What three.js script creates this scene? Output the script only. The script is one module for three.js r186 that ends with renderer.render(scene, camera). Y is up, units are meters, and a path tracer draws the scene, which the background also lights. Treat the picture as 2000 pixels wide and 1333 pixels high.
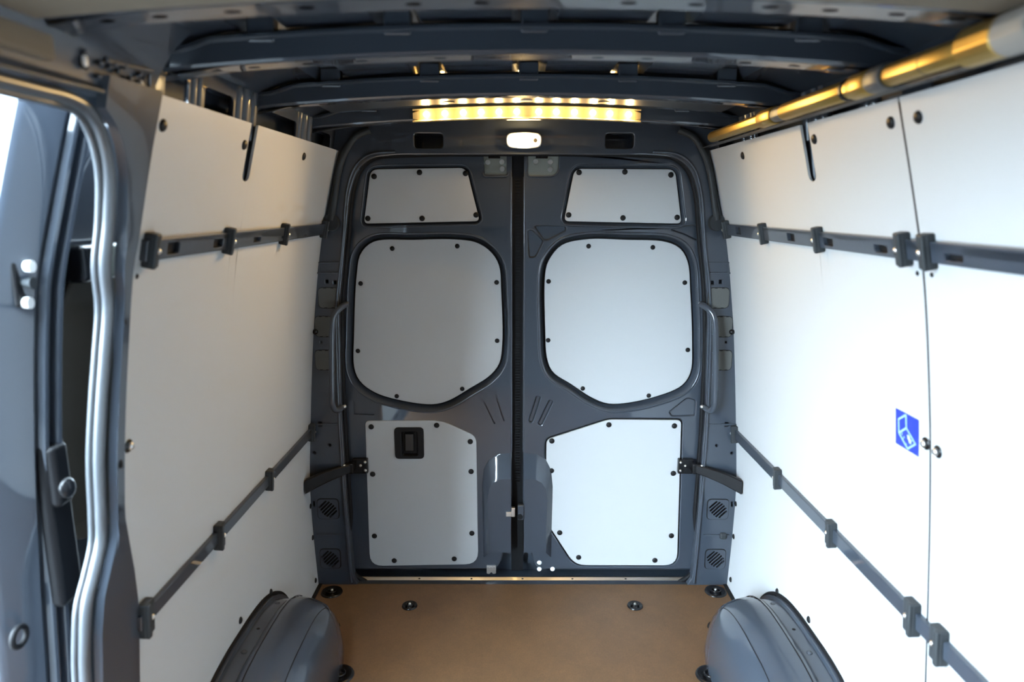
import * as THREE from 'three';
import { mergeGeometries, mergeVertices, toCreasedNormals } from 'three/addons/utils/BufferGeometryUtils.js';
import { RoundedBoxGeometry } from 'three/addons/geometries/RoundedBoxGeometry.js';

// ------------------------------------------------------------------ camera, sky, exposure
const renderer = new THREE.WebGLRenderer({ antialias: true });
renderer.toneMapping = THREE.LinearToneMapping;
renderer.toneMappingExposure = 1.0;
renderer.shadowMap.enabled = true;
const scene = new THREE.Scene();
scene.background = new THREE.Color().setRGB(0.76, 0.96, 1.12);
scene.backgroundIntensity = 56;
const camera = new THREE.PerspectiveCamera(2 * Math.atan(666.5 / 1333) * 180 / Math.PI, 2000 / 1333, 0.05, 200);
camera.position.set(-0.041, 1.655, 0);
camera.rotation.set(-11.2 * Math.PI / 180, 0.00225, 0, 'YXZ');
camera.focus = 2.9; camera.userData.fStop = 2.0;
scene.add(camera);
const LED_POWER = 0.28, DOME_POWER = 0.6;          // candela of one diode, and of the dome lamp
const WARM = new THREE.Color().setRGB(1.0, 0.66, 0.27);

// ------------------------------------------------------------------ small tools
let seed = 7;
const rnd = () => ((seed = (seed * 1664525 + 1013904223) >>> 0) / 4294967296);
const V = (x, y, z) => new THREE.Vector3(x, y, z);
const used = {};
const numbered = (n) => { const k = used[n] = (used[n] ?? -1) + 1; return k ? `${n}_${String(k).padStart(3, '0')}` : n; };
const origin = new Map();                                     // world position of every group or mesh that has children
const offsetOf = (o) => origin.get(o) ?? V(0, 0, 0);
function thing(name, label, category, base, group) {
  const o = new THREE.Group(); o.name = numbered(name); o.position.set(...base); origin.set(o, V(...base));
  o.userData = { label, category }; if (group) o.userData.group = group;
  scene.add(o); return o;
}
function structure(name, base = [0, 0, 0], label) {
  const o = new THREE.Group(); o.name = name; o.position.set(...base); origin.set(o, V(...base));
  o.userData = { kind: 'structure' }; if (label) o.userData.label = label;
  scene.add(o); return o;
}
function mesh(name, geo, mat) { const m = new THREE.Mesh(geo, mat); m.name = name; m.castShadow = m.receiveShadow = true; return m; }
// a part whose geometry is given in world metres
function part(parent, name, geo, mat, label) {
  const off = offsetOf(parent); geo.translate(-off.x, -off.y, -off.z);
  const m = mesh(name, geo, mat); parent.add(m); origin.set(m, off.clone());
  if (label) m.userData.label = label;
  return m;
}
// a part that shares its geometry with others: placed by a matrix in world metres
const tmpP = V(0, 0, 0), tmpQ = new THREE.Quaternion(), tmpS = V(1, 1, 1);
function placed(parent, name, geo, mat, M) {
  const m = mesh(name, geo, mat); M.decompose(tmpP, tmpQ, tmpS);
  const off = offsetOf(parent);
  m.position.copy(tmpP).sub(off); m.quaternion.copy(tmpQ); m.scale.copy(tmpS);
  parent.add(m); origin.set(m, tmpP.clone()); return m;
}
const at = (x, y, z) => new THREE.Matrix4().makeTranslation(x, y, z);
function clean(g) {
  g = g.index ? g.toNonIndexed() : g;
  for (const k of Object.keys(g.attributes)) if (!['position', 'normal', 'uv'].includes(k)) g.deleteAttribute(k);
  if (!g.attributes.normal) g.computeVertexNormals();
  if (!g.attributes.uv) g.setAttribute('uv', new THREE.BufferAttribute(new Float32Array(g.attributes.position.count * 2), 2));
  g.clearGroups(); return g;
}
const merge = (list) => mergeGeometries(list.map(clean));
// rings of points to a skin
function loft(rings, closed = false, crease = 0.7) {
  const n = rings[0].length, pos = [], uv = [], idx = [];
  rings.forEach((r) => { let d = 0; r.forEach((p, j) => { if (j) d += Math.hypot(p[0] - r[j - 1][0], p[1] - r[j - 1][1], p[2] - r[j - 1][2]); pos.push(...p); uv.push(d, 0); }); });
  for (let i = 1; i < rings.length; i++) for (let j = 0; j < n; j++) {
    const a = rings[i - 1][j], b = rings[i][j];
    uv[(i * n + j) * 2 + 1] = uv[((i - 1) * n + j) * 2 + 1] + Math.hypot(a[0] - b[0], a[1] - b[1], a[2] - b[2]);
  }
  const m = closed ? n : n - 1;
  for (let i = 0; i + 1 < rings.length; i++) for (let j = 0; j < m; j++) {
    const a = i * n + j, b = i * n + (j + 1) % n, c = a + n, d = b + n;
    idx.push(a, c, b, b, c, d);
  }
  const g = new THREE.BufferGeometry();
  g.setAttribute('position', new THREE.Float32BufferAttribute(pos, 3)); g.setAttribute('uv', new THREE.Float32BufferAttribute(uv, 2));
  g.setIndex(idx); g.computeVertexNormals();
  return crease ? toCreasedNormals(g, crease) : g;
}
// closed outline with rounded corners; pts are [x, y] or [x, y, radius]
function rpoly(pts, r, seg = 5) {
  const out = [], n = pts.length;
  for (let i = 0; i < n; i++) {
    const p = pts[i], a = pts[(i + n - 1) % n], b = pts[(i + 1) % n];
    const la = Math.hypot(a[0] - p[0], a[1] - p[1]), lb = Math.hypot(b[0] - p[0], b[1] - p[1]);
    const q = Math.min(p[2] ?? r, la * 0.48, lb * 0.48);
    const A = [p[0] + (a[0] - p[0]) * q / la, p[1] + (a[1] - p[1]) * q / la], B = [p[0] + (b[0] - p[0]) * q / lb, p[1] + (b[1] - p[1]) * q / lb];
    for (let k = 0; k <= seg; k++) { const t = k / seg, u = 1 - t; out.push([u * u * A[0] + 2 * u * t * p[0] + t * t * B[0], u * u * A[1] + 2 * u * t * p[1] + t * t * B[1]]); }
  }
  return out;
}
// closed smooth outline through points
function smooth(pts, n = 72) {
  const c = new THREE.CatmullRomCurve3(pts.map((p) => V(p[0], p[1], 0)), true, 'centripetal');
  return c.getSpacedPoints(n).slice(0, n).map((p) => [p.x, p.y]);
}
const area = (p) => p.reduce((s, a, i) => { const b = p[(i + 1) % p.length]; return s + a[0] * b[1] - b[0] * a[1]; }, 0) / 2;
function inset(pts, d) {                                        // moves an outline inwards
  const n = pts.length, s = area(pts) > 0 ? 1 : -1;
  return pts.map((p, i) => {
    const a = pts[(i + n - 1) % n], b = pts[(i + 1) % n]; let tx = b[0] - a[0], ty = b[1] - a[1]; const l = Math.hypot(tx, ty) || 1;
    return [p[0] - s * ty / l * d, p[1] + s * tx / l * d];
  });
}
const shapeOf = (pts, holes = []) => { const s = new THREE.Shape(pts.map((p) => new THREE.Vector2(p[0], p[1]))); for (const h of holes) s.holes.push(new THREE.Path(h.map((p) => new THREE.Vector2(p[0], p[1])))); return s; };
// a plate whose front (bevel included) lies at z = front and whose body goes back by thick
function plate(pts, front, thick, bevel = 0.002, holes = []) {
  const g = new THREE.ExtrudeGeometry(shapeOf(pts, holes), { depth: Math.max(thick - 2 * bevel, 1e-4), bevelEnabled: bevel > 0, bevelSize: bevel, bevelThickness: bevel, bevelOffset: -bevel, bevelSegments: 2, curveSegments: 6 });
  g.translate(0, 0, front - thick + bevel); return g;
}
const rect = (x0, y0, x1, y1, r = 0.005) => rpoly([[x0, y0], [x1, y0], [x1, y1], [x0, y1]], r, 4);
const circle = (x, y, r, n = 16) => Array.from({ length: n }, (_, i) => [x + r * Math.cos(i / n * 2 * Math.PI), y + r * Math.sin(i / n * 2 * Math.PI)]);
// a pressed field in sheet metal: walls from the outline at front to the inset outline at front - depth, and its floor
function pressing(pts, front, depth, ins, floor = true) {
  const rings = [], steps = 4;
  for (let k = 0; k <= steps; k++) { const t = k / steps, e = t * t * (3 - 2 * t); rings.push(inset(pts, ins * t).map((p) => [p[0], p[1], front - depth * e])); }
  const list = [loft(rings, true, 1.2)];
  if (floor) { const f = new THREE.ShapeGeometry(shapeOf(inset(pts, ins))); f.translate(0, 0, front - depth); list.push(f); }
  return merge(list);
}
function tube(points, r, seg = 40, radial = 8, closed = false, tension = 'centripetal') {
  return new THREE.TubeGeometry(new THREE.CatmullRomCurve3(points.map((p) => V(...p)), closed, tension), seg, r, radial, closed);
}
function box(x0, y0, z0, x1, y1, z1, r = 0) {
  const w = x1 - x0, h = y1 - y0, d = z1 - z0;
  const g = r ? new RoundedBoxGeometry(w, h, d, 2, Math.min(r, w / 2.01, h / 2.01, d / 2.01)) : new THREE.BoxGeometry(w, h, d);
  g.translate((x0 + x1) / 2, (y0 + y1) / 2, (z0 + z1) / 2); return g;
}
const mirror = (pts) => pts.map((p) => [-p[0], ...p.slice(1)]);

// inner face of the side lining: half width of the load bay over height
const PY = [-0.2, 0, 0.23, 0.47, 0.7, 0.95, 1.2, 1.5, 1.68, 1.87, 2.1], PX = [0.903, 0.909, 0.918, 0.92, 0.905, 0.885, 0.86, 0.817, 0.776, 0.727, 0.667];
function prof(y) {
  y = Math.min(Math.max(y, PY[0]), PY.at(-1));
  let i = 0; while (i < PY.length - 2 && y > PY[i + 1]) i++;
  const m = (k) => (PX[Math.min(k + 1, PX.length - 1)] - PX[Math.max(k - 1, 0)]) / (PY[Math.min(k + 1, PX.length - 1)] - PY[Math.max(k - 1, 0)]);
  const h = PY[i + 1] - PY[i], t = (y - PY[i]) / h, t2 = t * t, t3 = t2 * t;
  return (2 * t3 - 3 * t2 + 1) * PX[i] + (t3 - 2 * t2 + t) * h * m(i) + (3 * t2 - 2 * t3) * PX[i + 1] + (t3 - t2) * h * m(i + 1);
}
// frame on a side wall: X = s * z, Y = up along the wall, Z = into the van
function wallFrame(s, y, z, lift = 0) {
  const d = (prof(y + 0.01) - prof(y - 0.01)) / 0.02;
  const Y = V(s * d, 1, 0).normalize(), Z = V(-s, 0, 0); Z.addScaledVector(Y, -Z.dot(Y)).normalize();
  const X = new THREE.Vector3().crossVectors(Y, Z), M = new THREE.Matrix4().makeBasis(X, Y, Z);
  return M.setPosition(s * prof(y) + Z.x * lift, y + Z.y * lift, z);
}

// ------------------------------------------------------------------ materials
function noiseTexture(size, fn, srgb) {
  const d = new Uint8Array(size * size * 4);
  for (let y = 0; y < size; y++) for (let x = 0; x < size; x++) { const c = fn(x, y), i = (y * size + x) * 4; d[i] = c[0]; d[i + 1] = c[1]; d[i + 2] = c[2]; d[i + 3] = 255; }
  const t = new THREE.DataTexture(d, size, size); t.wrapS = t.wrapT = THREE.RepeatWrapping; t.magFilter = THREE.LinearFilter; t.minFilter = THREE.LinearMipmapLinearFilter; t.generateMipmaps = true;
  if (srgb) t.colorSpace = THREE.SRGBColorSpace; t.needsUpdate = true; return t;
}
// tiling value noise
function grid(n) { return Array.from({ length: n * n }, rnd); }
function vnoise(g, n, u, v) {
  const x = u * n, y = v * n, i = Math.floor(x), j = Math.floor(y), a = x - i, b = y - j, s = a * a * (3 - 2 * a), t = b * b * (3 - 2 * b);
  const q = (p, r) => g[((r % n) + n) % n * n + ((p % n) + n) % n];
  return (q(i, j) * (1 - s) + q(i + 1, j) * s) * (1 - t) + (q(i, j + 1) * (1 - s) + q(i + 1, j + 1) * s) * t;
}
const g8 = grid(8), g32 = grid(32), g96 = grid(96);
const fineBump = noiseTexture(256, () => { const v = 110 + rnd() * 90 | 0; return [v, v, v]; });
fineBump.repeat.set(4, 4);
const boardMap = noiseTexture(512, (x, y) => {                     // dark brown film-faced plywood with a fine wire-mesh print
  const u = x / 512, v = y / 512, cloud = vnoise(g8, 8, u, v) * 0.5 + vnoise(g32, 32, u, v) * 0.3;
  const mesh = ((x % 4 < 2) !== (y % 4 < 2)) ? 1 : 0, k = 0.76 + 0.18 * cloud + 0.16 * mesh + 0.34 * (rnd() - 0.5);
  return [98 * k, 71 * k, 46 * k];
}, true);
boardMap.repeat.set(1.6, 1.6);
const boardBump = noiseTexture(256, (x, y) => { const v = (((x % 4 < 2) !== (y % 4 < 2)) ? 200 : 90) + rnd() * 40; return [v, v, v]; });
boardBump.repeat.set(3.2, 3.2);
const P = (o) => new THREE.MeshPhysicalMaterial({ side: THREE.DoubleSide, ...o });
const rgb = (r, g, b) => new THREE.Color().setRGB(r, g, b);
const M = {
  paint: P({ name: 'body_paint', color: rgb(0.036, 0.044, 0.058), roughness: 0.42, metalness: 0.1, specularIntensity: 0.3, clearcoat: 1, clearcoatRoughness: 0.04 }),
  lining: P({ name: 'lining_board', color: rgb(0.40, 0.405, 0.41), roughness: 0.52, bumpMap: fineBump, bumpScale: 0.00015 }),
  floor: P({ name: 'floor_board', map: boardMap, roughness: 0.55, bumpMap: boardBump, bumpScale: 0.0003 }),
  black: P({ name: 'black_plastic', color: rgb(0.007, 0.007, 0.008), roughness: 0.42, specularIntensity: 0.35 }),
  blackGloss: P({ name: 'black_gloss_steel', color: rgb(0.006, 0.006, 0.007), roughness: 0.25, specularIntensity: 0.6 }),
  rubber: P({ name: 'black_rubber', color: rgb(0.005, 0.005, 0.006), roughness: 0.6, specularIntensity: 0.35 }),
  sealRubber: P({ name: 'seal_rubber', color: rgb(0.055, 0.06, 0.068), roughness: 0.36, clearcoat: 0.5, clearcoatRoughness: 0.25 }),
  clip: P({ name: 'dark_grey_clip', color: rgb(0.030, 0.033, 0.036), roughness: 0.45, specularIntensity: 0.35 }),
  screw: P({ name: 'screw_steel', color: rgb(0.72, 0.73, 0.74), roughness: 0.28, metalness: 1 }),
  zinc: P({ name: 'zinc_plate', color: rgb(0.20, 0.21, 0.19), roughness: 0.5, metalness: 0.6 }),
  aluminium: P({ name: 'aluminium', color: rgb(0.80, 0.80, 0.78), roughness: 0.3, metalness: 1 }),
  felt: P({ name: 'grey_felt', color: rgb(0.085, 0.085, 0.080), roughness: 0.95 }),
  brass: P({ name: 'brass_tube', color: rgb(0.40, 0.27, 0.075), roughness: 0.40, metalness: 0.9 }),
  greyRing: P({ name: 'grey_collar', color: rgb(0.07, 0.07, 0.07), roughness: 0.5 }),
  paleRing: P({ name: 'pale_collar', color: rgb(0.26, 0.25, 0.235), roughness: 0.5 }),
  liner: P({ name: 'brown_headliner', color: rgb(0.14, 0.115, 0.085), roughness: 0.95 }),
  brown: P({ name: 'brown_door_board', color: rgb(0.060, 0.046, 0.030), roughness: 0.6 }),
  white: P({ name: 'white_plug', color: rgb(0.75, 0.75, 0.74), roughness: 0.35 }),
  ground: P({ name: 'unseen_ground_dark', color: rgb(0.04, 0.04, 0.04), roughness: 0.9 }),  // unseen ground, tone chosen dark to limit bounce light
  unseenBlockDark: P({ name: 'unseen_block_dark', color: rgb(0.018, 0.017, 0.016), roughness: 0.95 }),  // for the unseen block outside that shades the left rear door
  satin: P({ name: 'satin_paint', color: rgb(0.030, 0.036, 0.046), roughness: 0.36, specularIntensity: 0.5 }),
  led: new THREE.MeshStandardMaterial({ name: 'led_emitter', color: 0x000000, emissive: rgb(1.0, 0.74, 0.36), emissiveIntensity: 24 }),
  domeGlow: new THREE.MeshStandardMaterial({ name: 'dome_lamp_glow', color: 0x000000, emissive: rgb(1.0, 0.80, 0.48), emissiveIntensity: 4 }),
  amber: P({ name: 'pale_reflector', color: rgb(0.50, 0.37, 0.17), roughness: 0.35 }),
  lens: P({ name: 'clear_lens', color: rgb(1, 0.97, 0.9), roughness: 0.08, transmission: 1, thickness: 0, ior: 1.45 }),
};

// ------------------------------------------------------------------ ground outside, out of view, kept dark to limit bounce light
const ground = structure('ground');
part(ground, 'unseen_dark_ground', box(-30, -0.75, -30, 30, -0.6, 30), M.ground);

// unseen dark block ahead on the left, placed to shade the left rear door
part(ground, 'unseen_light_block', box(-2.9, -0.6, 4.0, -0.9, 5.0, 12.0), M.unseenBlockDark);

// ------------------------------------------------------------------ floor
const FLOOR = structure('floor', [0, 0, -1.2], 'brown mesh-printed plywood load floor');
{
  const g = box(-0.905, -0.02, -2.80, 0.905, 0, 0.48);
  const p = g.attributes.position, u = g.attributes.uv;
  for (let i = 0; i < p.count; i++) u.setXY(i, p.getX(i), p.getZ(i));
  part(FLOOR, 'plywood_board', g, M.floor);
  part(FLOOR, 'chassis_floor', box(-1.0, -0.16, -2.94, 1.0, -0.021, 0.50), M.paint);
  for (const s of [-1, 1]) part(FLOOR, 'edge_joint', box(s > 0 ? 0.892 : -0.908, 0.0, -2.77, s > 0 ? 0.908 : -0.892, 0.004, s > 0 ? 0.47 : -1.4), M.rubber);
}
const SILL = structure('trim_1', [0, 0, -2.81], 'aluminium sill strip at the rear edge of the floor');
part(SILL, 'sill_strip', loft([-0.752, 0.757].map((x) => [[x, 0.0005, -2.804], [x, 0.0015, -2.8035], [x, 0.0090, -2.817], [x, 0.0095, -2.822], [x, 0.0005, -2.822]]), true, 0.3), M.aluminium);
{ const g = new THREE.SphereGeometry(0.005, 10, 6).scale(1, 0.4, 1);
  for (const x of [-0.725, -0.465, -0.23, 0.0, 0.225, 0.465, 0.73]) placed(SILL, 'sill_screw', g, M.clip, at(x, 0.0055, -2.8105)); }

// ------------------------------------------------------------------ body sides, roof, cab
function slab(s, o0, o1, y0, y1, z0, z1, n = 14) {
  const mk = (z) => { const r = []; for (let i = 0; i <= n; i++) { const y = y0 + (y1 - y0) * i / n; r.push([s * (prof(y) + o0), y, z]); } for (let i = n; i >= 0; i--) { const y = y0 + (y1 - y0) * i / n; r.push([s * (prof(y) + o1), y, z]); } return r; };
  const a = mk(z0), b = mk(z1), cap = (r) => { const L = r.length, h = L / 2, q = []; for (let i = 0; i < h; i++) q.push([r[i], r[L - 1 - i]]); return loft(q, false, 0.5); };
  return merge([loft([a, b], true, 0.5), cap(a), cap(b)]);
}
const SIDE = { '-1': structure('wall_left'), 1: structure('wall_right') };
for (const s of [-1, 1]) {
  const w = SIDE[s], add = (...a) => part(w, 'body_skin', slab(s, 0.085, 0.10, ...a), M.paint);
  if (s < 0) { add(-0.16, 2.06, -2.94, -1.50); add(1.90, 2.06, -1.52, -0.12, 4); add(-0.16, -0.01, -1.52, -0.12, 4); add(-0.16, 2.06, -0.12, 0.5); }
  else add(-0.16, 2.06, -2.94, 0.5);
}
const FRONT = structure('wall_front');
part(FRONT, 'unseen_front_block', box(-1.0, -0.16, 0.49, 1.0, 2.06, 0.51), M.clip);  // out of view behind the camera, placed to block daylight from the cab

const CEIL = structure('ceiling');
const arc = (x) => -0.034 * (x / 0.75) ** 2;
{
  // roof skin with long pressed channels
  const xs = [], gw = [0.045, 0.028];
  const put = (x, d) => xs.push([x, d]);
  put(-0.78, 0); put(-0.74, 0); put(-0.70, 0); put(-0.66, 0); put(-0.62, 0);
  for (const c of [-0.54, -0.27, 0, 0.27, 0.54]) { put(c - gw[0], 0); put(c - gw[1], 1); put(c + gw[1], 1); put(c + gw[0], 0); }
  put(0.62, 0); put(0.66, 0); put(0.70, 0); put(0.74, 0); put(0.78, 0);
  const row = (z) => xs.map(([x, d]) => { const e = Math.max(0, Math.abs(x) - 0.62); return [x, 2.018 + arc(x) + d * 0.022 - 2.2 * e * e, z]; });
  part(CEIL, 'roof_skin', loft([row(-2.93), row(-1.9), row(-0.9)], false, 0.3), M.paint);
  part(CEIL, 'roof_outer', box(-0.80, 2.052, -2.94, 0.80, 2.068, 0.50), M.paint);
  // cross beams
  const beam = (z, depth, h = 0.052) => {
    const rings = [];
    for (let i = 0; i <= 48; i++) {
      const x = -0.768 + 1.536 * i / 48, a = Math.abs(x), dy = arc(x), st = 0.014 * Math.min(1, Math.max(0, (a - 0.655) / 0.03)) + 3 * Math.max(0, a - 0.735) ** 2;
      const yb = 1.952 + dy, yt = 2.002 + dy - st, ye = a > 0.73 ? (a - 0.73) * 0.25 : 0;
      rings.push([[x, yt + 0.004, z - 0.010], [x, yt + 0.003, z + 0.012], [x, yt - 0.003, z + 0.013], [x, yt - 0.006, z + 0.001], [x, yb + 0.007 - ye, z], [x, yb + 0.002 - ye, z - 0.003], [x, yb - ye, z - 0.008], [x, yb - ye, z - depth + 0.006], [x, yb + 0.004 - ye, z - depth], [x, yt, z - depth], [x, 2.0175 + dy - 2.2 * Math.max(0, a - 0.62) ** 2, z - 0.02]]);
    }
    const shell = loft(rings.map((r) => [7, 8, 9, 10, 0, 1, 2, 3, 4, 5, 6].map((k) => r[k])), false, 0.3);
    const zf = z - 0.008, zb = z - depth + 0.006, zm = (zf + zb) / 2, X = rings.map((r) => r[0][0]);
    const hx = [-0.65, -0.57, -0.46, -0.35, -0.19, -0.09, 0.13, 0.23, 0.34, 0.43, 0.53, 0.62], cells = [];
    const edges = [X[0], ...hx.slice(1).map((x, i) => (x + hx[i]) / 2), X.at(-1)];
    hx.forEach((x, i) => {
      const o = [[edges[i], zf], [edges[i + 1], zf], [edges[i + 1], zb], [edges[i], zb]];
      cells.push(new THREE.ShapeGeometry(shapeOf(o, [Array.from({ length: 14 }, (_, k) => [x + 0.013 * Math.cos(k / 7 * Math.PI), zm + 0.0085 * Math.sin(k / 7 * Math.PI)])])));
    });
    const face = merge(cells), q = face.attributes.position;
    for (let i = 0; i < q.count; i++) { const x = q.getX(i), a = Math.abs(x); q.setXYZ(i, x, 1.952 + arc(x) - (a > 0.73 ? (a - 0.73) * 0.25 : 0), q.getY(i)); }
    face.computeVertexNormals();
    return merge([shell, face]);
  };
  for (const [z, d] of [[-1.055, 0.075], [-1.438, 0.067], [-1.962, 0.05], [-2.462, 0.06]]) {
    const b = part(CEIL, 'roof_beam', beam(z, d), M.paint);
    // blocks added to fill the channels over the beam and keep them dark
    for (const x of [-0.54, -0.27, 0, 0.27, 0.54]) part(b, 'added_channel_block', box(x - 0.027, 1.990 + arc(x), z - 0.03, x + 0.027, 2.040 + arc(x), z + 0.004, 0.005), M.paint);
  }
}
{
  // glossy reinforcement sheet before the last beam
  const rows = [-2.015, -2.02, -2.345, -2.35].map((z, i) => Array.from({ length: 41 }, (_, k) => { const x = -0.64 + 1.28 * k / 40; return [x, 1.9875 + arc(x) * 1.25 + (i % 3 ? 0 : 0.004), z]; }));
  part(CEIL, 'reinforcement_sheet', loft(rows, false, 0.5), M.satin);
  for (const x of [-0.25, 0, 0.25]) placed(CEIL, 'painted_sheet_hole', new THREE.CylinderGeometry(0.016, 0.016, 0.003, 20).scale(1.3, 1, 1), x ? M.rubber : M.white, at(x, 1.9870 + arc(x) * 1.25, -2.30));  // flat discs painted as holes: shaded ones black, the lamp-lit middle one white
}
// cant rails above the lining, with their openings and pressed posts
for (const s of [-1, 1]) {
  const w = SIDE[s], holes = [];
  const zr = s < 0 ? [[-1.555, -1.452], [-1.795, -1.632], [-2.30, -1.955], [-2.72, -2.475]] : [[-1.36, -1.10], [-1.555, -1.46], [-1.795, -1.632], [-2.30, -1.955], [-2.72, -2.475]];
  for (const [a, b] of zr) holes.push(rect(a, 0.0, b, 0.078, 0.018));
  const g = plate(rpoly([[-2.78, -0.02], [s < 0 ? -1.405 : 0.5, -0.02], [s < 0 ? -1.405 : 0.5, 0.142], [-2.78, 0.142]], 0.002), 0, 0.004, 0.001, holes);
  // (z, t) on a plane that leans inwards: x from 0.752 to 0.69
  const p = g.attributes.position;
  for (let i = 0; i < p.count; i++) { const z = p.getX(i), t = p.getY(i), n = p.getZ(i); p.setXYZ(i, s * (0.756 - (t + 0.02) * 0.15 - n), 1.845 + t * 0.98, z); }
  g.computeVertexNormals();
  part(w, 'cant_rail', g, M.paint);
  for (const [z, r] of [[-1.575, 0.010], [-1.605, 0.010], [-1.825, 0.013], [-1.87, 0.016], [-1.925, 0.012], [-2.33, 0.010], [-2.375, 0.018], [-2.44, 0.012]]) {
    part(w, 'pressed_post', tube([1.83, 1.86, 1.91, 1.955].map((y) => [s * (0.756 - (y - 1.8254) * 0.153 + r * 0.6), y, z]), r * 1.3, 12, 14), M.paint);
  }
  // glossy body post seen through the slot in the lining
  part(w, 'side_post', tube([1.712, 1.76, 1.80, 1.84, 1.90].map((y) => [s * (0.791 - (y - 1.79) * 0.13), y, -1.942]), 0.030, 16, 24), M.paint);
}

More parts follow.
